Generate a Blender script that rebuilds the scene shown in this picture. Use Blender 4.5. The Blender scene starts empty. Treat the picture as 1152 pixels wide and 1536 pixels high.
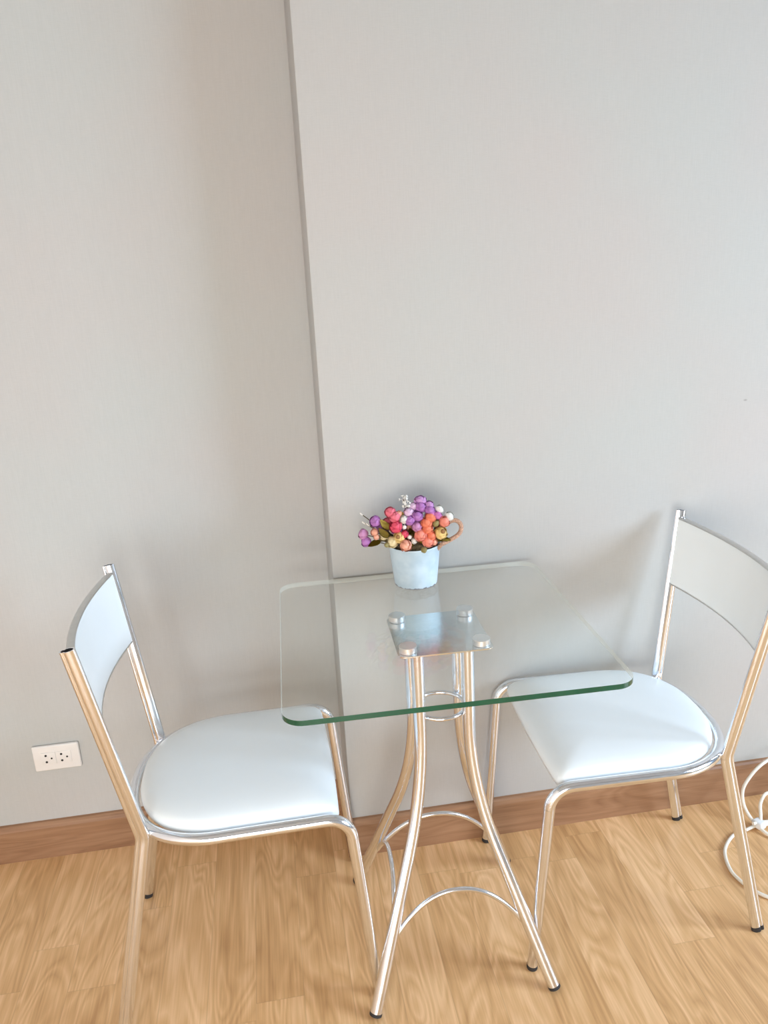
import bpy, bmesh, math, random
from mathutils import Vector, Matrix, noise
random.seed(7)
S = bpy.context.scene
COL = S.collection
PI = math.pi

# ------------------------------------------------------------------ helpers
def link(name, me, mat=None, parent=None, smooth=True):
    o = bpy.data.objects.new(name, me)
    COL.objects.link(o)
    if mat:
        for m in (mat if isinstance(mat, (list, tuple)) else [mat]):
            me.materials.append(m)
    if smooth:
        for p in me.polygons:
            p.use_smooth = True
    if parent:
        o.parent = parent
    return o

def finish(bm, name, mat=None, parent=None, smooth=True, sharp=None):
    bmesh.ops.recalc_face_normals(bm, faces=bm.faces)
    if sharp is not None:
        for e in bm.edges:
            if len(e.link_faces) == 2 and e.calc_face_angle(0) > math.radians(sharp):
                e.smooth = False
    me = bpy.data.meshes.new(name)
    bm.to_mesh(me)
    bm.free()
    return link(name, me, mat, parent, smooth)

def thing(name, label, cat, loc=(0, 0, 0), rz=0, group=None):
    o = bpy.data.objects.new(name, None)
    o.empty_display_size = .05
    COL.objects.link(o)
    o.location = loc
    o.rotation_euler = (0, 0, rz)
    o['label'] = label
    o['category'] = cat
    if group:
        o['group'] = group
    return o

def struct(o):
    o['kind'] = 'structure'
    return o

def box(bm, lo, hi, bevel=0, seg=2):
    r = bmesh.ops.create_cube(bm, size=1)
    vs = r['verts']
    for v in vs:
        v.co = Vector([lo[i] + (v.co[i] + .5) * (hi[i] - lo[i]) for i in range(3)])
    if bevel:
        es = list({e for v in vs for e in v.link_edges})
        bmesh.ops.bevel(bm, geom=es, offset=bevel, segments=seg, affect='EDGES', profile=.5)

def fillet(pts, radii, seg=10):
    """polyline with each inner corner rounded; radii per inner corner"""
    pts = [Vector(p) for p in pts]
    out = [pts[0]]
    for i in range(1, len(pts) - 1):
        a, b, c = pts[i-1], pts[i], pts[i+1]
        R = radii[i-1] if isinstance(radii, (list, tuple)) else radii
        u = (a - b).normalized(); w = (c - b).normalized()
        ang = u.angle(w)
        if R <= 0 or abs(ang - PI) < 1e-3:
            out.append(b); continue
        t = R / math.tan(ang / 2)
        ctr = b + (u + w).normalized() * (R / math.sin(ang / 2))
        p0 = b + u * t - ctr
        p1 = b + w * t - ctr
        tot = p0.angle(p1)
        ax = p0.cross(p1).normalized()
        for k in range(seg + 1):
            out.append(ctr + Matrix.Rotation(tot * k / seg, 3, ax) @ p0)
    out.append(pts[-1])
    return out

def sweep(bm, path, section, ref=None, closed=False, caps=True, n0=0):
    """sweep a list of (a,b) offsets along path. ref fixes the 'a' axis, else parallel transport"""
    path = [Vector(p) for p in path]
    N = len(path)
    T = []
    for i in range(N):
        if closed:
            t = path[(i+1) % N] - path[i-1]
        else:
            t = path[min(i+1, N-1)] - path[max(i-1, 0)]
        T.append(t.normalized())
    if ref is None:
        r = Vector((0, 0, 1)) if abs(T[0].z) < .9 else Vector((1, 0, 0))
        A = (r - T[0] * r.dot(T[0])).normalized()
    rings = []
    for i in range(N):
        if ref is not None:
            r = Vector(ref)
            A = (r - T[i] * r.dot(T[i])).normalized()
        elif i:
            A = (A - T[i] * A.dot(T[i])).normalized()
        B = T[i].cross(A)
        rings.append([bm.verts.new(path[i] + A * a + B * b) for a, b in section])
    M = len(section)
    for i in range(N if closed else N - 1):
        r0, r1 = rings[i], rings[(i+1) % N]
        for j in range(M):
            bm.faces.new((r0[j], r0[(j+1) % M], r1[(j+1) % M], r1[j]))
    if caps and not closed:
        bm.faces.new(rings[0][::-1]); bm.faces.new(rings[-1])
    return rings

def circ(r, n=14, ry=None):
    ry = r if ry is None else ry
    return [(r * math.cos(2*PI*k/n), ry * math.sin(2*PI*k/n)) for k in range(n)]

def oval(a, b, n=18, e=.8):
    out = []
    for k in range(n):
        c, s = math.cos(2*PI*k/n), math.sin(2*PI*k/n)
        out.append((a * math.copysign(abs(c)**e, c), b * math.copysign(abs(s)**e, s)))
    return out

def lathe(bm, prof, c=(0, 0, 0), n=40, capped=True):
    c = Vector(c)
    rings = []
    for r, z in prof:
        rings.append([bm.verts.new(c + Vector((r*math.cos(2*PI*k/n), r*math.sin(2*PI*k/n), z))) for k in range(n)])
    for i in range(len(rings) - 1):
        for j in range(n):
            bm.faces.new((rings[i][j], rings[i][(j+1) % n], rings[i+1][(j+1) % n], rings[i+1][j]))
    if capped:
        bm.faces.new(rings[0][::-1]); bm.faces.new(rings[-1])

def tube(name, path, sec, mat, parent, ref=None, closed=False, caps=True):
    bm = bmesh.new()
    sweep(bm, path, sec, ref, closed, caps)
    return finish(bm, name, mat, parent, True, 50)

def rrect(w, d, r, seg=10):
    pts = []
    for cx, cy, a0 in ((w/2-r, d/2-r, 0), (-w/2+r, d/2-r, 90), (-w/2+r, -d/2+r, 180), (w/2-r, -d/2+r, 270)):
        for k in range(seg + 1):
            a = math.radians(a0 + 90*k/seg)
            pts.append((cx + r*math.cos(a), cy + r*math.sin(a)))
    return pts

def slab(bm, outline, z0, z1, bev):
    """flat plate with softened arrises"""
    def inset(d):
        n = len(outline); o = []
        for i in range(n):
            p = Vector(outline[i]); a = Vector(outline[i-1]); b = Vector(outline[(i+1) % n])
            t = (b - a).normalized(); nrm = Vector((t.y, -t.x))
            o.append(p - nrm * d)
        return o
    rings = []
    for z, dd in ((z0, bev), (z0+bev, 0), (z1-bev, 0), (z1, bev)):
        rings.append([bm.verts.new((p.x, p.y, z)) for p in inset(dd)])
    n = len(outline); side = []
    for i in range(3):
        for j in range(n):
            f = bm.faces.new((rings[i][j], rings[i][(j+1) % n], rings[i+1][(j+1) % n], rings[i+1][j]))
            side.append(f)
    b = bm.faces.new(rings[0][::-1]); t = bm.faces.new(rings[-1])
    return side, (b, t)

# ------------------------------------------------------------------ materials
def new_mat(name):
    m = bpy.data.materials.new(name); m.use_nodes = True
    nt = m.node_tree
    return m, nt, nt.nodes['Principled BSDF'], nt.nodes['Material Output']

def pmat(name, col, rough=.5, metal=0, coat=0, spec=.5, nscale=None, namt=.04, bump=0, bscale=200, trans=0):
    m, nt, b, out = new_mat(name)
    b.inputs['Base Color'].default_value = (*col, 1)
    b.inputs['Roughness'].default_value = rough
    b.inputs['Metallic'].default_value = metal
    b.inputs['Coat Weight'].default_value = coat
    b.inputs['Specular IOR Level'].default_value = spec
    g = nt.nodes.new('ShaderNodeTexCoord')
    if nscale:
        n = nt.nodes.new('ShaderNodeTexNoise'); n.inputs['Scale'].default_value = nscale
        n.inputs['Detail'].default_value = 3
        nt.links.new(g.outputs['Object'], n.inputs['Vector'])
        r = nt.nodes.new('ShaderNodeValToRGB')
        r.color_ramp.elements[0].position = .3; r.color_ramp.elements[1].position = .7
        r.color_ramp.elements[0].color = (*[c*(1-namt) for c in col], 1)
        r.color_ramp.elements[1].color = (*[min(1, c*(1+namt)) for c in col], 1)
        nt.links.new(n.outputs['Fac'], r.inputs['Fac'])
        nt.links.new(r.outputs['Color'], b.inputs['Base Color'])
    if bump:
        n = nt.nodes.new('ShaderNodeTexNoise'); n.inputs['Scale'].default_value = bscale
        nt.links.new(g.outputs['Object'], n.inputs['Vector'])
        bp = nt.nodes.new('ShaderNodeBump'); bp.inputs['Strength'].default_value = bump
        bp.inputs['Distance'].default_value = .002
        nt.links.new(n.outputs['Fac'], bp.inputs['Height'])
        nt.links.new(bp.outputs['Normal'], b.inputs['Normal'])
    return m

WALL = (.478, .483, .472)
def wall_mat():
    m, nt, b, out = new_mat('woven_wallpaper')
    L = nt.links.new; N = nt.nodes.new
    g = N('ShaderNodeNewGeometry')
    mp = N('ShaderNodeMapping'); mp.inputs['Scale'].default_value = (420, 420, 26)
    L(g.outputs['Position'], mp.inputs['Vector'])
    n1 = N('ShaderNodeTexNoise'); n1.inputs['Scale'].default_value = 1; n1.inputs['Detail'].default_value = 4
    L(mp.outputs['Vector'], n1.inputs['Vector'])
    mp2 = N('ShaderNodeMapping'); mp2.inputs['Scale'].default_value = (60, 60, 700)
    L(g.outputs['Position'], mp2.inputs['Vector'])
    n2 = N('ShaderNodeTexNoise'); n2.inputs['Scale'].default_value = 1; n2.inputs['Detail'].default_value = 2
    L(mp2.outputs['Vector'], n2.inputs['Vector'])
    n3 = N('ShaderNodeTexNoise'); n3.inputs['Scale'].default_value = 2.2; n3.inputs['Detail'].default_value = 2
    L(g.outputs['Position'], n3.inputs['Vector'])
    r3 = N('ShaderNodeValToRGB')
    r3.color_ramp.elements[0].position = .35; r3.color_ramp.elements[1].position = .65
    r3.color_ramp.elements[0].color = (WALL[0]*.985, WALL[1]*1.01, WALL[2]*1.02, 1)
    r3.color_ramp.elements[1].color = (WALL[0]*1.015, WALL[1]*.985, WALL[2]*.99, 1)
    L(n3.outputs['Fac'], r3.inputs['Fac'])
    add = N('ShaderNodeMath'); add.operation = 'ADD'
    L(n1.outputs['Fac'], add.inputs[0]); L(n2.outputs['Fac'], add.inputs[1])
    mr = N('ShaderNodeMapRange'); mr.inputs['From Min'].default_value = .7; mr.inputs['From Max'].default_value = 1.3
    mr.inputs['To Min'].default_value = .968; mr.inputs['To Max'].default_value = 1.02
    L(add.outputs[0], mr.inputs['Value'])
    mul = N('ShaderNodeMix'); mul.data_type = 'RGBA'; mul.blend_type = 'MULTIPLY'; mul.inputs['Factor'].default_value = 1
    L(r3.outputs['Color'], mul.inputs[6]); L(mr.outputs['Result'], mul.inputs[7])
    # a small scuff on the paper, right of the table
    sub = N('ShaderNodeVectorMath'); sub.operation = 'SUBTRACT'; sub.inputs[1].default_value = (.8155, .2979, 1.0784)
    L(g.outputs['Position'], sub.inputs[0])
    sc = N('ShaderNodeMapping'); sc.inputs['Scale'].default_value = (1/.006, 0, 1/.0028); sc.inputs['Rotation'].default_value = (0, .35, 0)
    L(sub.outputs[0], sc.inputs['Vector'])
    ln = N('ShaderNodeVectorMath'); ln.operation = 'LENGTH'
    L(sc.outputs[0], ln.inputs[0])
    m2 = N('ShaderNodeMapRange'); m2.inputs['From Min'].default_value = .3; m2.inputs['From Max'].default_value = 1
    m2.inputs['To Min'].default_value = .55; m2.inputs['To Max'].default_value = 0
    L(ln.outputs['Value'], m2.inputs['Value'])
    mx = N('ShaderNodeMix'); mx.data_type = 'RGBA'
    L(m2.outputs['Result'], mx.inputs['Factor']); L(mul.outputs[2], mx.inputs[6]); mx.inputs[7].default_value = (.2, .19, .18, 1)
    L(mx.outputs[2], b.inputs['Base Color'])
    b.inputs['Roughness'].default_value = .85; b.inputs['Specular IOR Level'].default_value = .2
    bp = N('ShaderNodeBump'); bp.inputs['Strength'].default_value = .12; bp.inputs['Distance'].default_value = .001
    L(add.outputs[0], bp.inputs['Height']); L(bp.outputs['Normal'], b.inputs['Normal'])
    return m

def wood_mat(name, light, mid, dark, width, length, along='y', rough=.35, seams=True):
    m, nt, b, out = new_mat(name)
    L = nt.links.new; N = nt.nodes.new
    def math_(op, a, c=None, clamp=False):
        n = N('ShaderNodeMath'); n.operation = op; n.use_clamp = clamp
        for i, v in enumerate((a, c)):
            if v is None: continue
            if isinstance(v, (int, float)): n.inputs[i].default_value = v
            else: L(v, n.inputs[i])
        return n.outputs[0]
    g = N('ShaderNodeNewGeometry')
    sp = N('ShaderNodeSeparateXYZ'); L(g.outputs['Position'], sp.inputs[0])
    if along == 'y': X, Y = sp.outputs['X'], sp.outputs['Y']
    else: X, Y = sp.outputs['Z'], math_('ADD', sp.outputs['X'], sp.outputs['Y'])
    px = math_('DIVIDE', math_('ADD', X, 10.013), width)
    col = math_('FLOOR', px); fx = math_('FRACT', px)
    wn = N('ShaderNodeTexWhiteNoise'); wn.noise_dimensions = '1D'; L(col, wn.inputs['W'])
    py = math_('ADD', math_('DIVIDE', Y, length), math_('MULTIPLY', wn.outputs['Value'], 7.3))
    row = math_('FLOOR', py); fy = math_('FRACT', py)
    wn2 = N('ShaderNodeTexWhiteNoise'); wn2.noise_dimensions = '2D'
    cb = N('ShaderNodeCombineXYZ'); L(col, cb.inputs[0]); L(row, cb.inputs[1]); L(cb.outputs[0], wn2.inputs['Vector'])
    pid = wn2.outputs['Value']
    # grain coordinates, shifted per plank
    gx = math_('ADD', X, math_('MULTIPLY', pid, 5.0)); gy = math_('ADD', Y, math_('MULTIPLY', pid, 31.0))
    c1 = N('ShaderNodeCombineXYZ'); L(math_('MULTIPLY', gx, 9), c1.inputs[0]); L(math_('MULTIPLY', gy, 1.7), c1.inputs[1])
    n1 = N('ShaderNodeTexNoise'); n1.inputs['Scale'].default_value = 1; n1.inputs['Detail'].default_value = 2; n1.inputs['Distortion'].default_value = .6
    L(c1.outputs[0], n1.inputs['Vector'])
    # cathedral rings: contour bands of the slow noise
    rings = math_('FRACT', math_('MULTIPLY', n1.outputs['Fac'], 13))
    tri = math_('ABSOLUTE', math_('SUBTRACT', rings, .5))
    c2 = N('ShaderNodeCombineXYZ'); L(math_('MULTIPLY', gx, 230), c2.inputs[0]); L(math_('MULTIPLY', gy, 7), c2.inputs[1])
    n2 = N('ShaderNodeTexNoise'); n2.inputs['Scale'].default_value = 1; n2.inputs['Detail'].default_value = 4
    L(c2.outputs[0], n2.inputs['Vector'])
    c3 = N('ShaderNodeCombineXYZ'); L(math_('MULTIPLY', gx, 22), c3.inputs[0]); L(math_('MULTIPLY', gy, 2.0), c3.inputs[1])
    n3 = N('ShaderNodeTexNoise'); n3.inputs['Scale'].default_value = 1; n3.inputs['Detail'].default_value = 3
    L(c3.outputs[0], n3.inputs['Vector'])
    f = math_('ADD', math_('MULTIPLY', tri, .34), math_('MULTIPLY', n2.outputs['Fac'], .42))
    f = math_('ADD', f, math_('MULTIPLY', n3.outputs['Fac'], .55))
    f = math_('ADD', f, math_('MULTIPLY', math_('SUBTRACT', pid, .5), .16))
    r = N('ShaderNodeValToRGB'); e = r.color_ramp.elements
    e[0].position = .32; e[0].color = (*dark, 1)
    e[1].position = .82; e[1].color = (*light, 1)
    k = e.new(.56); k.color = (*mid, 1)
    L(f, r.inputs['Fac'])
    colr = r.outputs['Color']
    if seams:
        ex = math_('MULTIPLY', math_('MINIMUM', fx, math_('SUBTRACT', 1, fx)), width)
        ey = math_('MULTIPLY', math_('MINIMUM', fy, math_('SUBTRACT', 1, fy)), length)
        ed = math_('MINIMUM', ex, ey)
        mr = N('ShaderNodeMapRange'); mr.inputs['From Min'].default_value = .0003; mr.inputs['From Max'].default_value = .0013
        mr.inputs['To Min'].default_value = .86; mr.inputs['To Max'].default_value = 1
        L(ed, mr.inputs['Value'])
        mx = N('ShaderNodeMix'); mx.data_type = 'RGBA'; mx.blend_type = 'MULTIPLY'; mx.inputs['Factor'].default_value = 1
        L(colr, mx.inputs[6]); L(mr.outputs['Result'], mx.inputs[7]); colr = mx.outputs[2]
    L(colr, b.inputs['Base Color'])
    b.inputs['Roughness'].default_value = rough
    bp = N('ShaderNodeBump'); bp.inputs['Strength'].default_value = .08; bp.inputs['Distance'].default_value = .001
    L(n2.outputs['Fac'], bp.inputs['Height']); L(bp.outputs['Normal'], b.inputs['Normal'])
    return m

def glass_mat(name, tint, ior=1.5):
    """thin clear pane: fresnel mirror over a slightly tinted see-through body"""
    m, nt, b, out = new_mat(name)
    nt.nodes.remove(b)
    L = nt.links.new; N = nt.nodes.new
    t = N('ShaderNodeBsdfTransparent'); t.inputs['Color'].default_value = (*tint, 1)
    gl = N('ShaderNodeBsdfGlossy'); gl.inputs['Roughness'].default_value = .015
    fr = N('ShaderNodeFresnel'); fr.inputs['IOR'].default_value = ior
    # same reflectance from either side of the surface
    geo = N('ShaderNodeNewGeometry')
    lw = N('ShaderNodeLayerWeight'); lw.inputs['Blend'].default_value = .5
    dot = N('ShaderNodeVectorMath'); dot.operation = 'DOT_PRODUCT'
    L(geo.outputs['Incoming'], dot.inputs[0]); L(geo.outputs['Normal'], dot.inputs[1])
    ab = N('ShaderNodeMath'); ab.operation = 'ABSOLUTE'; L(dot.outputs['Value'], ab.inputs[0])
    iv = N('ShaderNodeMath'); iv.operation = 'SUBTRACT'; iv.inputs[0].default_value = 1; L(ab.outputs[0], iv.inputs[1])
    pw = N('ShaderNodeMath'); pw.operation = 'POWER'; pw.inputs[1].default_value = 5; L(iv.outputs[0], pw.inputs[0])
    ma = N('ShaderNodeMath'); ma.operation = 'MULTIPLY_ADD'; ma.inputs[1].default_value = .96; ma.inputs[2].default_value = .04
    L(pw.outputs[0], ma.inputs[0])
    mx = N('ShaderNodeMixShader')
    L(ma.outputs[0], mx.inputs[0]); L(t.outputs[0], mx.inputs[1]); L(gl.outputs[0], mx.inputs[2])
    L(mx.outputs[0], out.inputs['Surface'])
    return m

M_wall = wall_mat()
M_floor = wood_mat('oak_laminate', (.87, .572, .318), (.68, .405, .188), (.50, .272, .112), .098, .62, 'y', .36)
M_base = wood_mat('baseboard_wood', (.34, .19, .105), (.27, .14, .072), (.17, .08, .038), 5, 9, 'z', .45, False)
M_side = pmat('warm_white_paint', (.86, .78, .71), .85, nscale=30, namt=.01)
M_ceil = pmat('ceiling_paint', (.40, .40, .40), .9, nscale=30, namt=.01)
M_chrome = pmat('chrome', (.86, .895, .95), .15, 1, nscale=60, namt=.02)
M_satin = pmat('satin_metal_trim', (.62, .62, .61), .3, 1, nscale=80, namt=.03)
M_disc = pmat('polished_aluminium', (.88, .91, .94), .42, 1, nscale=60, namt=.02)
M_plate = pmat('brushed_plate', (.78, .83, .86), .2, 1, nscale=90, namt=.03)
M_vinyl = pmat('white_vinyl', (.865, .93, .96), .33, nscale=8, namt=.015, bump=.05, bscale=500)
M_rubber = pmat('black_rubber', (.02, .018, .018), .7, nscale=90, namt=.2)
M_glass = glass_mat('clear_tabletop_glass', (.99, 1, .995))
M_edge = pmat('green_glass_edge', (.004, .075, .042), .12, nscale=20, namt=.12, coat=.3)
def edge_inside_glint(m):
    nt = m.node_tree; N = nt.nodes.new; L = nt.links.new
    b = nt.nodes['Principled BSDF']; out = nt.nodes['Material Output']
    g = N('ShaderNodeNewGeometry')
    t = N('ShaderNodeBsdfTransparent'); t.inputs['Color'].default_value = (.97, .99, .98, 1)
    gl = N('ShaderNodeBsdfDiffuse'); gl.inputs['Color'].default_value = (.85, .92, .89, 1)  # pale diffuse painted in for the light line the inner edge catches
    m1 = N('ShaderNodeMixShader'); m1.inputs[0].default_value = .4
    L(t.outputs[0], m1.inputs[1]); L(gl.outputs[0], m1.inputs[2])
    m2 = N('ShaderNodeMixShader'); L(g.outputs['Backfacing'], m2.inputs[0]); L(b.outputs[0], m2.inputs[1]); L(m1.outputs[0], m2.inputs[2])
    L(m2.outputs[0], out.inputs['Surface'])
edge_inside_glint(M_edge)
M_plastic = pmat('white_plastic', (.76, .75, .74), .35, nscale=40, namt=.01)
M_hole = pmat('socket_black', (.01, .01, .01), .8, nscale=50, namt=.1)
M_cable = pmat('cable_white', (.80, .75, .66), .45, nscale=50, namt=.04)
M_tie = pmat('tie_white', (.78, .80, .82), .4, nscale=60, namt=.04)
M_frame = pmat('white_aluminium', (.8, .8, .8), .4, nscale=20, namt=.02)
M_pane = glass_mat('window_glass', (.97, .985, .98))

# ------------------------------------------------------------------ room
WY, REC, XE, HB = .2979, .1672, -.1621, .1046
YL = WY + REC
X0, X1, Y0, ZC = -1.9, 2.9, -3.0, 2.55
def sbox(name, lo, hi, mat, parent=None, bevel=0):
    bm = bmesh.new(); box(bm, lo, hi, bevel)
    o = finish(bm, name, mat, parent, bevel > 0, 30)
    if not parent: struct(o)
    return o
sbox('floor', (X0-.12, Y0-.12, -.06), (X1+.12, YL+.12, 0), M_floor)
sbox('ceiling', (X0-.12, Y0-.12, ZC), (X1+.12, YL+.12, ZC+.06), M_ceil)
sbox('wall_left', (X0, YL, 0), (XE, YL+.12, ZC), M_wall)
wr = sbox('wall_right', (XE, WY, 0), (X1, YL+.12, ZC), M_wall, None, .003)
sbox('wall_side', (X0-.12, Y0, 0), (X0, YL+.12, ZC), M_side)
RX0, RX1, RZ = -1.8, .1, 2.1
bm = bmesh.new()
box(bm, (X0-.12, Y0-.12, 0), (RX0, Y0, ZC)); box(bm, (RX1, Y0-.12, 0), (X1+.12, Y0, ZC)); box(bm, (RX0, Y0-.12, RZ), (RX1, Y0, ZC))
struct(finish(bm, 'wall_rear', M_wall, None, False))
# window wall on the right, with a balcony door opening
WA, WB, WZ = -2.5, -.1, 2.2
bm = bmesh.new()
box(bm, (X1, Y0, 0), (X1+.12, WA, ZC)); box(bm, (X1, WB, 0), (X1+.12, YL+.12, ZC)); box(bm, (X1, WA, WZ), (X1+.12, WB, ZC))
struct(finish(bm, 'wall_window', M_wall, None, False))
win = thing('window_1', 'white framed sliding balcony door letting daylight into the room', 'window', (X1+.06, (WA+WB)/2, 0))
win['kind'] = 'structure'
hw = (WB-WA)/2
bm = bmesh.new()
for a, b in ((-hw, -hw+.05), (-.03, .03), (hw-.05, hw)): box(bm, (-.03, a, 0), (.03, b, WZ), .004)
box(bm, (-.029, -hw, 0), (.029, hw, .05), .004); box(bm, (-.029, -hw, WZ-.05), (.029, hw, WZ), .004)
finish(bm, 'window_frame', M_frame, win, True, 30)
for a, b in ((-hw+.05, -.03), (.03, hw-.05)):
    bm = bmesh.new(); box(bm, (-.004, a, .05), (.004, b, WZ-.05)); finish(bm, 'pane', M_pane, win, False)
fill_win = thing('fill_window_2', 'unseen white framed window door added for fill light in the wall facing the table', 'window', ((RX0+RX1)/2, Y0-.06, 0))  # unseen rear window, added as an opening for the fill light
fill_win['kind'] = 'structure'
hw = (RX1-RX0)/2
bm = bmesh.new()
for a, b in ((-hw, -hw+.05), (-.03, .03), (hw-.05, hw)): box(bm, (a, -.03, 0), (b, .03, RZ), .004)
box(bm, (-hw, -.029, 0), (hw, .029, .05), .004); box(bm, (-hw, -.029, RZ-.05), (hw, .029, RZ), .004)
finish(bm, 'window_frame', M_frame, fill_win, True, 30)
for a, b in ((-hw+.05, -.03), (.03, hw-.05)):
    bm = bmesh.new(); box(bm, (a, -.004, .05), (b, .004, RZ-.05)); finish(bm, 'pane', M_pane, fill_win, False)
# baseboards
def baseboard(name, a, b, nrm):
    """profile board from a to b (floor line on the wall), nrm points into the room"""
    a = Vector((*a, 0)); b = Vector((*b, 0)); nrm = Vector((*nrm, 0))
    prof = [(0, 0), (.014, 0), (.014, .004), (.0125, .055), (.0125, .088), (.010, .098), (.006, .103), (0, HB)]
    bm = bmesh.new(); rr = []
    for p in (a, b):
        rr.append([bm.verts.new(p + nrm*u + Vector((0, 0, z))) for u, z in prof])
    n = len(prof)
    for j in range(n): bm.faces.new((rr[0][j], rr[0][(j+1) % n], rr[1][(j+1) % n], rr[1][j]))
    bm.faces.new(rr[0]); bm.faces.new(rr[1][::-1])
    return struct(finish(bm, name, M_base, None, False))
baseboard('baseboard_right', (XE-.0138, WY), (X1, WY), (0, -1))
baseboard('baseboard_column', (XE, YL), (XE, WY), (-1, 0))
baseboard('baseboard_left', (X0, YL), (XE-.014, YL), (0, -1))

# ------------------------------------------------------------------ chair
XF, WF, XB, WB_, HS = .2319, .1960, .1964, .2029, .4375
XR, WR, XQ, WQ, XT, WT, HT, HJ = -.1841, .160, -.2751, .1845, -.2438, .2034, .8405, .428
RT = .0112
def ring_y(x):
    """half-width of the seat rail at x"""
    if x > -.03: return WB_
    u = min(1, (-.03 - x) / .187)
    return WB_ * (1 - u**2.3) ** (1/2.3)

def make_chair(label, loc, rz):
    t = thing('dining_chair', label, 'chair', loc, rz, 'white dining chairs at the glass table')
    # --- one bent rail: front leg, side, round the back, side, front leg
    half = []
    for k in range(0, 19):
        u = math.sin(PI/2 * k/18)
        x = -.03 - .187*u
        half.append((x, ring_y(x), HS - .006*u))
    side = fillet([(XF, WF, 0), (XB, WB_, HS), (-.03, WB_, HS)], .048, 10)
    near = [Vector((p.x, -p.y, p.z)) for p in side]
    # the cut between leg and rail: end of the bend on the leg side
    legA = near[:2]
    rail = near[1:] + [Vector((x, -y, z)) for x, y, z in half[1:]] + [Vector(p) for p in half[-2:0:-1]] + side[:0:-1]
    tube('seat_frame', rail, circ(RT, 14), M_chrome, t, caps=False)
    for s in (-1, 1):
        top = Vector((side[1].x, side[1].y * s, side[1].z)); foot = Vector((XF, WF*s, 0))
        d = (foot - top).normalized()
        L_ = tube('leg', [top, foot - d*.006], circ(RT, 14), M_chrome, t)
        tube('rubber_foot', [foot - d*.010, foot - d*.006, foot - d*.001], circ(RT*1.02, 14), M_rubber, L_)
    # --- rear posts and rear legs, flat oval tube
    # flat oval tube with a shallow groove along its back third
    sec = [(a, b * (1 - .42 * math.exp(-((a/.0135 + .45) / .15)**2))) for a, b in oval(.0135, .0072, 44, 1.0)]
    for s in (-1, 1):
        P = fillet([(XT, WT*s, HT), (XR, WR*s, HJ), (XQ, WQ*s, 0)], .055, 12)
        up = P[:8]; lo = P[7:]
        bm = bmesh.new()
        rg = sweep(bm, up, sec, (1, 0, 0), caps=False)
        # open end: turn the tube wall inwards
        T = (up[1] - up[0]).normalized()
        inner = [bm.verts.new(v.co + (up[0] - v.co) * .22) for v in rg[0]]
        deep = [bm.verts.new(v.co + T*.012) for v in inner]
        n = len(sec)
        for j in range(n):
            bm.faces.new((rg[0][j], inner[j], inner[(j+1) % n], rg[0][(j+1) % n]))
            bm.faces.new((inner[j], deep[j], deep[(j+1) % n], inner[(j+1) % n]))
        bm.faces.new(rg[-1])
        bp = finish(bm, 'back_post', M_chrome, t, True, 60)
        tube('end_plug', [up[0] + T*.004, up[0] + T*.010], [(a*.76, b*.76) for a, b in sec], M_rubber, bp, (1, 0, 0))
        foot = lo[-1]; d = (foot - lo[-2]).normalized()
        lo[-1] = foot - d*.005
        L_ = tube('leg', lo, sec, M_chrome, t, (1, 0, 0))
        tube('rubber_foot', [foot - d*.012, foot - d*.001], [(a*1.04, b*1.06) for a, b in sec], M_rubber, L_, (1, 0, 0))
        # weld bracket between post and rail
        xk = XR + .004
        bm = bmesh.new()
        y0, y1 = sorted(((ring_y(xk) + .004) * s, (WR - .004) * s))
        box(bm, (xk-.011, y0, HJ-.010), (xk+.010, y1, HJ+.010), .004)
        finish(bm, 'weld_bracket', M_chrome, t, True, 40)
    # --- cushion
    out = []
    def yin(x): return max(0, ring_y(x) - .0135)
    nx = 26
    xs = [-.2025 + .3825 * (1 - math.cos(PI/2 * k/nx)) for k in range(nx + 1)]
    def half_w(x):
        if x > -.03: return .1905
        u = min(1, (-.03 - x) / .1725)
        return .1905 * (1 - u**2.3) ** (1/2.3)
    right = [(x, -half_w(x)) for x in xs]
    # rounded front corners
    fr = .016; xf = .180
    right = [p for p in right if p[0] < xf - fr]
    for k in range(7):
        a = PI/2 * k/6
        right.append((xf - fr + fr*math.sin(a), -(.1905 - fr + fr*math.cos(a))))
    front = [(xf + .004 * (1 - (y/.1745)**2), y) for y in [-.1745 + .349*k/12 for k in range(1, 12)]]
    left = [(x, -y) for x, y in right[::-1]]
    out = right + front + left[:-1]
    cx = 0
    bm = bmesh.new(); rings = []
    prof = [(.94, .428), (.975, .4295), (.992, .4345), (1, .441), (.997, .448), (.985, .4545), (.965, .459), (.93, .4625), (.86, .466), (.72, .4695), (.5, .4715), (.25, .472)]
    for s, z in prof:
        r = []
        for x, y in out:
            X_ = cx + (x - cx)*s; Y_ = y*s
            w = max(0, (X_ - .105) / .08)
            zz = z - .014 * w * w * (1 if z > .44 else .5)
            r.append(bm.verts.new((X_, Y_, zz)))
        rings.append(r)
    n = len(out)
    for i in range(len(rings) - 1):
        for j in range(n):
            bm.faces.new((rings[i][j], rings[i][(j+1) % n], rings[i+1][(j+1) % n], rings[i+1][j]))
    bm.faces.new(rings[0][::-1])
    c = bm.verts.new((cx, 0, .4722))
    for j in range(n): bm.faces.new((rings[-1][j], rings[-1][(j+1) % n], c))
    finish(bm, 'seat', M_vinyl, t, True)
    # --- curved back panel between the posts
    top = Vector((XT, WT, HT)); jnt = Vector((XR, WR, HJ))
    nrm = Vector((HT - HJ, 0, XR - XT)); nrm = Vector((HT-HJ, 0, -(XT-XR))).normalized()   # forward normal of the leaning back
    def pan(u, tt, off):
        p = top.lerp(jnt, tt)
        hwid = p.y - .005
        bulge = -.026 * (1 - u*u)
        return Vector((p.x, hwid*u, p.z)) + nrm * (bulge + off)
    NU, NV = 24, 10
    T0, T1 = .055, .405
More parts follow.
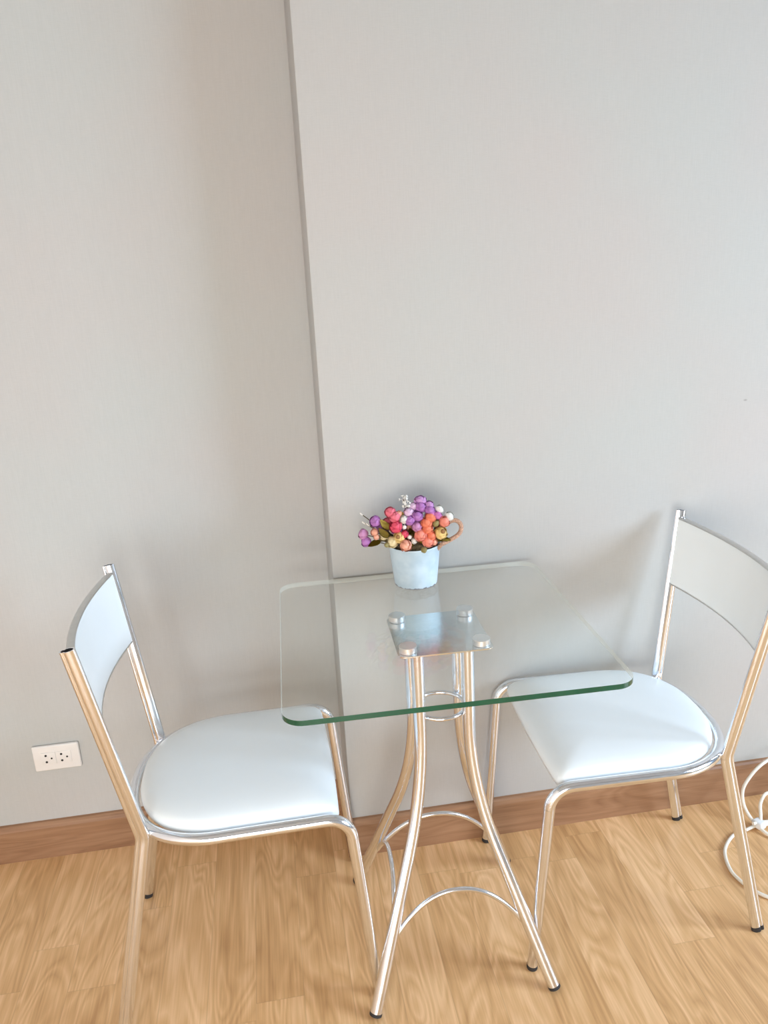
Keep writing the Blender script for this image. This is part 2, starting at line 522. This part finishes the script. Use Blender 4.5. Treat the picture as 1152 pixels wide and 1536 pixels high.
    loop = []      # section loop: front side downwards, back side upwards, rounded ends
    th = .0062
    for k in range(NV + 1): loop.append((T0 + (T1-T0)*k/NV, th))
    for k in range(1, 5):
        a = PI*k/5; loop.append((T1 + .014*math.sin(a), th*math.cos(a)))
    for k in range(NV + 1): loop.append((T1 - (T1-T0)*k/NV, -th))
    for k in range(1, 5):
        a = PI*k/5; loop.append((T0 - .014*math.sin(a), -th*math.cos(a)))
    bm = bmesh.new(); rr = []
    for i in range(NU + 1):
        u = -1 + 2*i/NU
        rr.append([bm.verts.new(pan(u, tt, o)) for tt, o in loop])
    m = len(loop)
    for i in range(NU):
        for j in range(m): bm.faces.new((rr[i][j], rr[i][(j+1) % m], rr[i+1][(j+1) % m], rr[i+1][j]))
    bm.faces.new(rr[0]); bm.faces.new(rr[-1][::-1])
    br = finish(bm, 'backrest', M_vinyl, t, True, 60)
    for tt, a, b in ((T0 - .012, .0075, .0034), (T1 + .012, .0066, .0022)):
        path = [pan(-1 + 2*i/NU, tt, 0) for i in range(NU + 1)]
        e = tube('edge_trim', path, oval(b, a, 14, .8), M_satin, br, tuple((top - jnt).normalized()))
        e['label'] = 'grey metal trim strip'
    return t

def copy_tree(o, parent=None):
    c = o.copy(); COL.objects.link(c); c.parent = parent
    for ch in [x for x in o.children]: copy_tree(ch, c)
    return c

AX, AY, AR = -.3922, .0746, math.radians(.4866)
BX, BY, BR = .4009, .0657, math.radians(178.07)
ch1 = make_chair('white vinyl chrome dining chair left of the glass table, beside the wall socket', (AX, AY, 0), AR)
ch2 = copy_tree(ch1)
ch2.location = (BX, BY, 0); ch2.rotation_euler = (0, 0, BR)
ch2['label'] = 'white vinyl chrome dining chair right of the glass table, beside the white cable'

# ------------------------------------------------------------------ table
TYAW = math.radians(-1.4988)
tb = thing('glass_table', 'square clear glass table on four curved chrome tube legs', 'table', (0, 0, 0), TYAW)
bm = bmesh.new()
side, caps = slab(bm, [(x, y - .0054) for x, y in rrect(.58, .578, .036, 10)], .7395, .75, .0006)
nq = len(side)//3
for i, f in enumerate(side): f.material_index = 2 if i >= 2*nq else 1
finish(bm, 'glass_top', [M_glass, M_edge, M_glass], tb, True, 30)
PCX, PCY = .0145, .0115
bm = bmesh.new()
slab(bm, [(x + PCX, y + PCY) for x, y in rrect(.181, .181, .014, 6)], .7225, .7265, .0008)
finish(bm, 'support_plate', M_plate, tb, True, 30)
for sx in (-1, 1):
    for sy in (-1, 1):
        bm = bmesh.new()
        lathe(bm, [(.0162, .7265), (.0170, .7271), (.0170, .7281), (.0163, .7286), (.0163, .7372), (.0170, .7378), (.0170, .7388), (.0164, .7394)],
              (PCX + sx*.070, PCY + sy*.070, 0), 28)
        finish(bm, 'standoff_disc', M_disc, tb, True, 40)
LCX, LCY, A0, RF, TH, RR = .0129, .0072, .0686, .2583, .4283, .6324
base_rot = math.radians(-1.67) - TYAW
def leg_profile():
    ra = A0 + RR - RR*math.cos(TH)
    dz = (RF - ra) / math.tan(TH)
    z1 = dz + RR*math.sin(TH)
    L = [(A0, .7225), (A0, (z1+.7225)/2), (A0, z1)]
    for k in range(1, 21):
        p = TH*k/20; L.append((A0 + RR - RR*math.cos(p), z1 - RR*math.sin(p)))
    L.append((RF, 0))
    return L
LP = leg_profile()
def leg_pt(sx, sy, r, z):
    k = 2**-.5; x, y = sx*r*k, sy*r*k
    c, s = math.cos(base_rot), math.sin(base_rot)
    cc, ss = math.cos(-TYAW), math.sin(-TYAW)
    ox, oy = cc*LCX - ss*LCY, ss*LCX + cc*LCY
    return Vector((ox + c*x - s*y, oy + s*x + c*y, z))
LR = .0125
for sx in (-1, 1):
    for sy in (-1, 1):
        P = [leg_pt(sx, sy, r, z) for r, z in LP]
        d = (P[-1] - P[-2]).normalized()
        foot = P[-1].copy(); foot.z = .004; P[-1] = foot - d*.003
        L_ = tube('leg', P, circ(LR, 18), M_chrome, tb)
        tube('rubber_foot', [foot - d*.007, foot - d*.0005], circ(LR*1.01, 18), M_rubber, L_)
# arched cross braces welded to the legs
def r_at(z):
    for (r0, z0), (r1, z1) in zip(LP, LP[1:]):
        if z1 <= z <= z0: return r0 + (r1-r0)*(z0-z)/(z0-z1)
ZW = .13; rw = r_at(ZW)
for a, b in (((-1, -1), (1, -1)), ((1, -1), (1, 1)), ((1, 1), (-1, 1)), ((-1, 1), (-1, -1))):
    p = leg_pt(*a, rw - .010, ZW); q = leg_pt(*b, rw - .010, ZW)
    mid = (p+q)/2; ctr = leg_pt(0, 0, 0, ZW)
    inw = (ctr - mid).normalized()
    path = []
    for k in range(29):
        u = -1 + 2*k/28
        s = (1 - abs(u)**2.2)
        path.append(p.lerp(q, k/28) + Vector((0, 0, .088*s)) + inw*.016*s)
    tube('cross_brace', path, circ(.0050, 12), M_chrome, tb)
ctr = leg_pt(0, 0, 0, .566)
tube('leg_ring', [ctr + Vector((.0515*math.cos(2*PI*k/48), .0515*math.sin(2*PI*k/48), 0)) for k in range(48)], circ(.0044, 12), M_chrome, tb, (0, 0, 1), True)

# ------------------------------------------------------------------ flower pot
PX, PY, PZ = .0135, .22, .75
M_pot = None
def pot_mat():
    m, nt, b, out = new_mat('chalky_enamel')
    L = nt.links.new; N = nt.nodes.new
    g = N('ShaderNodeTexCoord'); sp = N('ShaderNodeSeparateXYZ'); L(g.outputs['Object'], sp.inputs[0])
    n = N('ShaderNodeTexNoise'); n.inputs['Scale'].default_value = 110; n.inputs['Detail'].default_value = 4
    L(g.outputs['Object'], n.inputs['Vector'])
    # worn paint along the foot rim
    ma = N('ShaderNodeMath'); ma.operation = 'MULTIPLY_ADD'; ma.inputs[1].default_value = .012; ma.inputs[2].default_value = -.0035
    L(n.outputs['Fac'], ma.inputs[0])
    lt = N('ShaderNodeMath'); lt.operation = 'LESS_THAN'; L(sp.outputs['Z'], lt.inputs[0]); L(ma.outputs[0], lt.inputs[1])
    n2 = N('ShaderNodeTexNoise'); n2.inputs['Scale'].default_value = 35; n2.inputs['Detail'].default_value = 5
    L(g.outputs['Object'], n2.inputs['Vector'])
    r = N('ShaderNodeValToRGB'); r.color_ramp.elements[0].position = .35; r.color_ramp.elements[1].position = .62
    r.color_ramp.elements[0].color = (.47, .61, .71, 1); r.color_ramp.elements[1].color = (.57, .70, .79, 1)
    L(n2.outputs['Fac'], r.inputs['Fac'])
    mx = N('ShaderNodeMix'); mx.data_type = 'RGBA'
    L(lt.outputs[0], mx.inputs['Factor']); L(r.outputs['Color'], mx.inputs[6]); mx.inputs[7].default_value = (.16, .18, .23, 1)
    L(mx.outputs[2], b.inputs['Base Color']); b.inputs['Roughness'].default_value = .5
    return m
M_pot = pot_mat()
M_rope = pmat('jute_rope', (.50, .31, .22), .9, nscale=300, namt=.25, bump=.4, bscale=700)
pot = thing('flower_pot', 'small pale blue enamel bucket pot standing on the glass tabletop', 'flower pot', (PX, PY, PZ))
bm = bmesh.new()
lathe(bm, [(.0430, .0030), (.0440, 0), (.0462, .0006), (.0466, .003), (.0512, .045), (.0553, .087), (.0570, .0885), (.0574, .0902), (.0566, .0918), (.0550, .0915), (.0540, .089), (.0500, .045), (.0460, .008), (.02, .006), (.001, .006)], (0, 0, 0), 48)
finish(bm, 'pot_body', M_pot, pot, True, 60)
RP = [(0.046, -.024, 0.080), (0.0500, -0.0385, 0.094), (0.0610, -0.0395, 0.0992), (0.0734, -0.0395, 0.1048), (0.0848, -0.0393, 0.1105), (0.0934, -0.038, 0.1184), (0.0965, -0.0351, 0.1288), (0.0930, -0.0317, 0.1378), (0.0855, -0.0292, 0.1422), (0.0757, -0.0270, 0.1406), (0.0640, -0.024, 0.1330), (.052, -.020, .118), (.045, -.016, .098), (.042, -.012, .082)]
def smooth_path(P, n):
    P = [Vector(p) for p in P]; out = []
    for i in range(len(P) - 1):
        p0, p1, p2, p3 = P[max(i-1, 0)], P[i], P[i+1], P[min(i+2, len(P)-1)]
        for k in range(n):
            t = k/n
            out.append(.5*((2*p1) + (p2-p0)*t + (2*p0-5*p1+4*p2-p3)*t*t + (3*p1-p0-3*p2+p3)*t**3))
    return out + [P[-1]]
core = smooth_path(RP, 8)
bm = bmesh.new()
Tn = [(core[min(i+1, len(core)-1)] - core[max(i-1, 0)]).normalized() for i in range(len(core))]
for s in range(3):
    path = []
    for i, p in enumerate(core):
        a = Vector((0, 1, 0)); a = (a - Tn[i]*a.dot(Tn[i])).normalized(); b = Tn[i].cross(a)
        ph = 2*PI*s/3 + i*.62
        path.append(p + (a*math.cos(ph) + b*math.sin(ph))*.0024)
    sweep(bm, path, circ(.0027, 8))
rp = finish(bm, 'rope_handle', M_rope, pot, True)
rp['label'] = 'twisted brown rope handle'

# ------------------------------------------------------------------ bouquet
FCOL = dict(lil=(.54, .28, .56), vio=(.42, .17, .46), pal=(.70, .50, .68), mag=(.56, .17, .44), mau=(.54, .25, .46),
            cor=(.83, .22, .12), sal=(.85, .27, .20), pea=(.88, .40, .28), ros=(.74, .16, .22), red=(.70, .07, .13),
            yel=(.86, .60, .24), cre=(.88, .70, .42), whi=(.88, .85, .76), grn=(.26, .22, .08))
FNAME = dict(lil='lilac', vio='violet', pal='pale lilac', mag='magenta', mau='mauve', cor='coral', sal='salmon', pea='peach', ros='rose pink', red='red pink', yel='yellow', cre='cream yellow', whi='white', grn='olive green')
FM = {k: pmat('petal_' + FNAME[k].replace(' ', '_'), c, 0.6, nscale=260, namt=.28) for k, c in FCOL.items()}
M_leaf = pmat('leaf_olive', (.36, .27, .045), .6, nscale=120, namt=.25)
M_stem = pmat('stem_brown', (.10, .075, .04), .8, nscale=90, namt=.3)
M_foam = pmat('dry_moss', (.13, .10, .05), .95, nscale=150, namt=.4, bump=.5, bscale=300)
M_heart = pmat('flower_heart', (.30, .15, .05), .7, nscale=200, namt=.2)

def rosebud_mesh(seed):
    """cupped overlapping petals wound round a core, unit radius, opening along +z"""
    rnd = random.Random(seed)
    bm = bmesh.new()
    bmesh.ops.create_uvsphere(bm, u_segments=12, v_segments=8, radius=.80)
    def petal(az, rad, half, lo, hi, lift):
        nu, nv = 7, 6
        g = []
        for j in range(nv + 1):
            el = lo + (hi - lo) * j/nv
            row = []
            for i in range(nu + 1):
                s = -1 + 2*i/nu
                wv = half * (1 - .35*(j/nv)**2)
                r = rad + lift*(j/nv)**2 + .05*abs(s)**2*(1 if s > 0 else -1)
                e2 = el - .25*abs(s)**2.5*(j/nv)
                row.append(bm.verts.new((r*math.cos(e2)*math.cos(az + s*wv), r*math.cos(e2)*math.sin(az + s*wv), r*math.sin(e2))))
            g.append(row)
        for j in range(nv):
            for i in range(nu): bm.faces.new((g[j][i], g[j][i+1], g[j+1][i+1], g[j+1][i]))
    a = rnd.random()*6
    for k in range(3): petal(a + k*2.1, .86, 1.2, -.9, 1.05, .02)
    for k in range(4): petal(a + .5 + k*1.57, .94, .98, -1.2, .78, .05)
    for k in range(4): petal(a + 1.2 + k*1.57, 1.0, .9, -1.35, .45, .08)
    me = bpy.data.meshes.new('rosebud'); bm.to_mesh(me); bm.free()
    for p in me.polygons: p.use_smooth = True
    return me

def bud_mesh():
    bm = bmesh.new()
    lathe(bm, [(.02, -1.1), (.5, -.9), (.8, -.4), (.86, .05), (.72, .5), (.42, .9), (.12, 1.15), (.01, 1.2)], (0, 0, 0), 12)
    for v in bm.verts:
        a = math.atan2(v.co.y, v.co.x); k = 1 + .08*math.sin(4*a + v.co.z*2); v.co.x *= k; v.co.y *= k
    me = bpy.data.meshes.new('flower_bud'); bm.to_mesh(me); bm.free()
    for p in me.polygons: p.use_smooth = True
    return me

def leaf_mesh():
    bm = bmesh.new(); g = []
    nl, nw = 12, 6
    for i in range(nl + 1):
        t = i/nl; w = .46*math.sin(PI*t**.8)**.85 + .015
        row = []
        for j in range(nw + 1):
            s = -1 + 2*j/nw
            z = .16*abs(s)*w - .35*(t-.5)**2 + .03*math.sin(9*t + 3*s)
            row.append(bm.verts.new((s*w, -1 + 2*t, z)))
        g.append(row)
    for i in range(nl):
        for j in range(nw): bm.faces.new((g[i][j], g[i][j+1], g[i+1][j+1], g[i+1][j]))
    bmesh.ops.solidify(bm, geom=bm.faces[:], thickness=.04)
    me = bpy.data.meshes.new('leaf'); bm.to_mesh(me); bm.free()
    for p in me.polygons: p.use_smooth = True
    return me

def with_mat(me, mat):
    m = me.copy(); m.materials.clear(); m.materials.append(mat); return m

FLOWERS = [('lil',0.0128,-0.0206,0.1893,0.0110),('vio',0.0109,-0.0343,0.1806,0.0102),('lil',0.0294,-0.0313,0.1818,0.0085),('vio',0.0290,-0.0409,0.1737,0.0092),('vio',0.0007,-0.0478,0.1654,0.0096),('vio',-0.0164,-0.0498,0.1589,0.0091),('pal',-0.0163,-0.0396,0.1735,0.0084),('mag',0.0432,-0.0479,0.1637,0.0077),('vio',-0.0863,-0.0280,0.1567,0.0102),('mau',-0.1126,-0.0200,0.1288,0.0093),('vio',-0.1077,-0.0224,0.1122,0.0093),('mau',-0.0025,-0.0573,0.1459,0.0091),('pal',-0.0045,-0.0313,0.1826,0.0073),('cor',0.0276,-0.0510,0.1612,0.0096),('cor',0.0175,-0.0565,0.1512,0.0101),('cor',0.0187,-0.0606,0.1397,0.0096),('sal',0.0033,-0.0618,0.1290,0.0115),('cor',0.0262,-0.0633,0.1246,0.0084),('sal',0.0184,-0.0633,0.1139,0.0108),('sal',0.0562,-0.0541,0.1504,0.0097),('pea',-0.0302,-0.0668,0.1101,0.0101),('pea',0.0306,-0.0632,0.1106,0.0060),('ros',-0.0537,-0.0293,0.1742,0.0097),('ros',-0.0459,-0.0391,0.1657,0.0096),('red',-0.0460,-0.0485,0.1476,0.0108),('mag',0.0310,-0.0474,0.1661,0.0072),('red',-0.0298,-0.0564,0.1320,0.0067),('yel',-0.0408,-0.0545,0.1249,0.0101),('cre',-0.0552,-0.0501,0.1147,0.0101),('yel',0.0463,-0.0621,0.1285,0.0109),('pea',-0.0897,-0.0346,0.1350,0.0068),('pea',-0.0368,-0.0374,0.1711,0.0058),('whi',0.0494,-0.0384,0.1730,0.0078),('whi',0.0681,-0.0466,0.1584,0.0085),('whi',-0.0280,-0.0469,0.1605,0.0072),('whi',-0.0196,-0.0591,0.1255,0.0048),('whi',-0.0110,-0.0606,0.1161,0.0053),('whi',-0.0286,-0.0533,0.1461,0.0043),('pea',-0.0869,-0.0372,0.1253,0.0053),('grn',0.0369,-0.0573,0.1483,0.0063),('grn',0.0066,-0.0734,0.0987,0.0062),('grn',-0.0689,-0.0585,0.1126,0.0048),('leaf',-0.0676,-0.0399,0.1509,0.0145),('leaf',-0.0715,-0.0433,0.1346,0.0145),('leaf',-0.0909,-0.0335,0.1103,0.0134),('leaf',-0.0177,-0.0579,0.1363,0.0084),('leaf',-0.0298,-0.0392,0.1710,0.0072),('leaf',0.0570,-0.0616,0.1132,0.0097),('leaf',-0.0108,-0.0595,0.1336,0.0096),('sprig',-0.0209,-0.0092,0.1932,0.0073),('sprig',-0.0168,-0.0252,0.1858,0.0073),('sprig',-0.0126,-0.0344,0.1792,0.0063),('stam',-0.1100,0.0016,0.1655,0.0000),('stam',-0.1082,-0.0160,0.1514,0.0000),('stam',-0.1008,-0.0232,0.1491,0.0000)]
# blooms on the wall side of the bunch
FLOWERS = [(k, x, y, z, r*1.22 if k not in ('sprig', 'leaf', 'stam') else r) for k, x, y, z, r in FLOWERS]
for i, (k, x, y, z) in enumerate((('vio', -.062, .012, .120), ('cor', -.030, .034, .130), ('lil', .004, .030, .140), ('yel', .036, .028, .128), ('ros', .060, .004, .118), ('sal', .020, .052, .106), ('mau', -.022, .056, .104), ('cre', -.05, .04, .102))):
    FLOWERS.append((k, x, y, z, .0100))
# small blooms and leaves that fill the bunch between the big ones
for k, x, y, z, r in (('ros', -.060, -.022, .150, .0105), ('lil', -.030, -.018, .160, .010), ('vio', .000, -.020, .160, .011), ('mau', .030, -.022, .155, .010), ('cor', .050, -.030, .135, .010), ('pea', -.015, -.035, .140, .010), ('red', .010, -.040, .135, .010), ('mag', -.045, -.034, .135, .0095), ('lil', .040, -.008, .150, .010), ('cre', -.070, -.030, .124, .0095), ('sal', .000, -.045, .118, .010), ('vio', -.075, -.012, .135, .010),
                      ('leaf', -.040, -.046, .118, .014), ('leaf', .008, -.052, .112, .013), ('leaf', .040, -.048, .112, .014), ('leaf', .042, -.022, .124, .013), ('leaf', -.064, -.014, .112, .015), ('leaf', .020, .020, .130, .014), ('leaf', -.020, -.055, .106, .012), ('leaf', .050, -.010, .145, .012)):
    FLOWERS.append((k, x, y, z, r))
bq = thing('flower_bouquet', 'artificial bouquet of small violet, coral and yellow roses in the pale blue pot', 'bouquet', (PX, PY, PZ))
bm = bmesh.new()
bmesh.ops.create_uvsphere(bm, u_segments=28, v_segments=16, radius=1)
for v in bm.verts:
    k = 1 + .10*noise.noise(v.co*4)
    v.co = Vector((v.co.x*.043*k, v.co.y*.043*k, .088 + v.co.z*.018*k))
finish(bm, 'moss_filling', M_foam, bq)
RB = [rosebud_mesh(i) for i in range(3)]
BUD, LEAF = bud_mesh(), leaf_mesh()
cache = {}
def shared(kind, me, mat):
    key = (kind, mat.name)
    if key not in cache: cache[key] = with_mat(me, mat)
    return cache[key]
ROOT = Vector((0, -.01, .07))
def stem(p, r=.0010):
    a = ROOT + Vector((p.x*.35, p.y*.35 + .004, .012)); b = p
    m = (a + b)/2 + Vector((0, 0, .012))
    path = [(1-t)**2*a + 2*t*(1-t)*m + t*t*b for t in [k/8 for k in range(9)]]
    tube('stem', path, circ(r, 6), M_stem, bq)
view = Vector((-.2, -.88, .42)).normalized()
rnd = random.Random(3)
for k, x, y, z, r in FLOWERS:
    p = Vector((x, y, z))
    outw = (p - Vector((0, 0, .09))).normalized()
    jit = Vector((rnd.uniform(-.5, .5), rnd.uniform(-.5, .5), rnd.uniform(-.3, .5)))
    ax = (outw + jit*.6).normalized()
    q = ax.to_track_quat('Z', 'Y')
    if k == 'leaf':
        o = bpy.data.objects.new('leaf', shared('leaf', LEAF, M_leaf)); COL.objects.link(o); o.parent = bq
        # leaf faces outward and points up and outwards
        up = Vector((x*9 + rnd.uniform(-.3, .3), -.1, .5 if z > .12 else -.15)).normalized()
        n = (outw + Vector((0, -.5, .3))).normalized()
        xx = up.cross(n).normalized(); n = xx.cross(up).normalized()
        o.matrix_local = Matrix.Translation(p) @ Matrix((xx, up, n)).transposed().to_4x4() @ Matrix.Scale(r*1.15, 4)
        stem(p - up*r)
    elif k == 'sprig':
        bm = bmesh.new()
        for i in range(7):
            a = Vector((rnd.uniform(-1, 1), rnd.uniform(-.6, .3), rnd.uniform(-.2, 1.1))).normalized()
            e = a * r * rnd.uniform(.8, 1.3)
            sweep(bm, [Vector((0, 0, -r)), e*.5, e], circ(.0006, 5))
            m = Matrix.Translation(e) @ a.to_track_quat('Z', 'Y').to_matrix().to_4x4()
            for s in range(4):
                mm = m @ Matrix.Rotation(s*PI/2, 4, 'Z') @ Matrix.Translation((.0016, 0, .001)) @ Matrix.Rotation(-.7, 4, 'Y') @ Matrix.Diagonal((.0022, .0016, .0008, 1))
                bmesh.ops.create_uvsphere(bm, u_segments=8, v_segments=6, radius=1, matrix=mm)
        o = finish(bm, 'blossom_sprig', FM['whi'], bq); o.location = p
        o['label'] = 'cluster of tiny white blossoms'
        stem(p)
    elif k == 'stam':
        r0 = .0055; d = Vector((-.8, 0, .75)).normalized()
        bm = bmesh.new()
        lathe(bm, [(.0004, -r0), (.0013, -r0*.4), (.0019, r0*.4), (.0012, r0*.9), (.0003, r0*1.1)], (0, 0, 0), 8)
        o = finish(bm, 'flower_bud', FM['whi'], bq)
        o.matrix_local = Matrix.Translation(p) @ d.to_track_quat('Z', 'Y').to_matrix().to_4x4()
        o['label'] = 'slim white bud'
        stem(p)
    else:
        bud = k == 'grn' or r < .0062
        me = shared('bud', BUD, FM[k]) if bud else shared('rose%d' % rnd.randrange(3), RB[rnd.randrange(3)], FM[k])
        o = bpy.data.objects.new('flower_bud' if bud else 'rosebud', me); COL.objects.link(o); o.parent = bq
        o.matrix_local = Matrix.Translation(p) @ q.to_matrix().to_4x4() @ Matrix.Scale(r, 4)
        o['label'] = 'small %s %s' % (FNAME[k], 'bud' if bud else 'rose')
        if k == 'yel':
            bm = bmesh.new(); bmesh.ops.create_uvsphere(bm, u_segments=12, v_segments=8, radius=.38)
            h = finish(bm, 'flower_heart', M_heart, o); h.location = (0, 0, .72)
        stem(p - ax*r*.6)

# ------------------------------------------------------------------ wall socket
so = thing('wall_outlet', 'white double wall socket on the wall behind the left chair', 'socket', (-.8742, YL, .2866))
bm = bmesh.new()
box(bm, (-.056, -.009, -.035), (.056, 0, .035), .004, 3)
finish(bm, 'cover_plate', M_plastic, so, True, 30)
for cx in (-.0185, .0185):
    bm = bmesh.new(); box(bm, (cx-.0172, -.0104, -.0165), (cx+.0172, -.008, .0165), .0008, 2)
    k = finish(bm, 'socket', M_plastic, so, True, 30)
    for hx, hz, r in ((-.006, .009, .0029), (-.006, -.009, .0029), (.007, 0, .0024)):
        bm = bmesh.new()
        bmesh.ops.create_cone(bm, cap_ends=True, segments=16, radius1=r, radius2=r, depth=.0012, matrix=Matrix.Translation((cx+hx, -.0102, hz)) @ Matrix.Rotation(PI/2, 4, 'X'))
        finish(bm, 'socket_hole', M_hole, k, True, 30)

# ------------------------------------------------------------------ coiled cable
cb = thing('power_cable', 'coiled white cable tied in a bundle on the floor behind the right chair', 'cable', (.86, .15, 0))
def CP(*pts): return smooth_path([Vector(p) - Vector((.86, .15, 0)) for p in pts], 8)
paths = [
    # big loop lying on the floor
    CP((.97, .168, .006), (.905, .166, .007), (.862, .164, .011), (.8208, .158, .006), (.7795, .147, .0045), (.7384, .112, .0045), (.7185, .0763, .0045), (.7086, .0375, .0045), (.711, .0084, .0045), (.7205, -.0214, .0045), (.7427, -.0531, .0045), (.79, -.09, .0045), (.86, -.11, .0045), (.94, -.09, .0045), (.995, -.03, .0045), (1.01, .05, .006), (.98, .12, .010), (.93, .158, .014), (.875, .164, .017), (.84, .158, .022)),
    # loop standing up against the wall
    CP((.90, .09, .0045), (.868, .125, .006), (.855, .155, .012), (.848, .185, .022), (.842, .205, .045), (.845, .218, .075), (.862, .226, .100), (.895, .234, .128), (.94, .245, .140), (.985, .255, .120), (1.005, .25, .075), (.985, .225, .035), (.94, .19, .016), (.885, .166, .012), (.85, .158, .014)),
    # small inner loop
    CP((.86, .155, .016), (.872, .176, .030), (.880, .192, .050), (.90, .203, .068), (.93, .208, .060), (.94, .196, .035), (.915, .172, .018), (.875, .158, .012)),
]
for p in paths: tube('cable_loop', p, circ(.0042, 10), M_cable, cb)
bm = bmesh.new()
box(bm, (-.012, -.014, -.009), (.012, .014, .011), .005, 3)
ti = finish(bm, 'cable_tie', M_tie, cb); ti.location = (0, .012, .014); ti.rotation_euler = (0, 0, .35)

# ------------------------------------------------------------------ light
w = bpy.data.worlds.new('World'); S.world = w; w.use_nodes = True
wn = w.node_tree; bg = wn.nodes['Background']
sky = wn.nodes.new('ShaderNodeTexSky'); sky.sky_type = 'HOSEK_WILKIE'; sky.turbidity = 6; sky.sun_direction = (-.4, .5, .7)
wn.links.new(sky.outputs[0], bg.inputs[0]); bg.inputs[1].default_value = 1.0
def area(name, loc, rot, sx, sy, power, col):
    l = bpy.data.lights.new(name, 'AREA'); l.shape = 'RECTANGLE'; l.size = sx; l.size_y = sy; l.energy = power; l.color = col
    o = bpy.data.objects.new(name, l); COL.objects.link(o); o.location = loc; o.rotation_euler = rot
    return o
wl = area('window_daylight', (X1 + .75, -1.9, 2.15), (0, 0, 0), 1.9, 1.9, 246, (.825, .98, 1.2))
wl.rotation_euler = (Vector((.1, .1, .6)) - wl.location).to_track_quat('-Z', 'Y').to_euler()
area('rear_fill_light', ((RX0+RX1)/2, Y0 - .16, .80), (PI/2, 0, 0), RX1-RX0, 1.45, 72, (1, .95, .915))  # added fill from behind, brightens the left wall and the column side

# ------------------------------------------------------------------ camera
R = ((0.986566591166596, 0.13330928569349487, 0.09441925408418), (-0.15487626696155798, 0.947112677972222, 0.2810532283328879), (-0.05195866747689939, -0.29190102701459675, 0.9550361706772412))
cd = bpy.data.cameras.new('camera'); cam = bpy.data.objects.new('camera', cd); COL.objects.link(cam)
right = Vector((R[0][0], R[1][0], R[2][0])); fwd = Vector((R[0][1], R[1][1], R[2][1])); up = Vector((R[0][2], R[1][2], R[2][2]))
mw = Matrix((right, up, -fwd)).transposed().to_4x4(); mw.translation = (-.27425814661, -1.38154130267, 1.41028558340)
cam.matrix_world = mw
cd.sensor_fit = 'VERTICAL'; cd.sensor_height = 36; cd.sensor_width = 27; cd.lens = 36 * 1193.623387 / 1536
cd.clip_start = .02
S.camera = cam
vs = S.view_settings
S.display_settings.display_device = 'sRGB'
vs.view_transform = 'Standard'; vs.look = 'None'; vs.gamma = 1; vs.use_curve_mapping = False
vs.exposure = .34
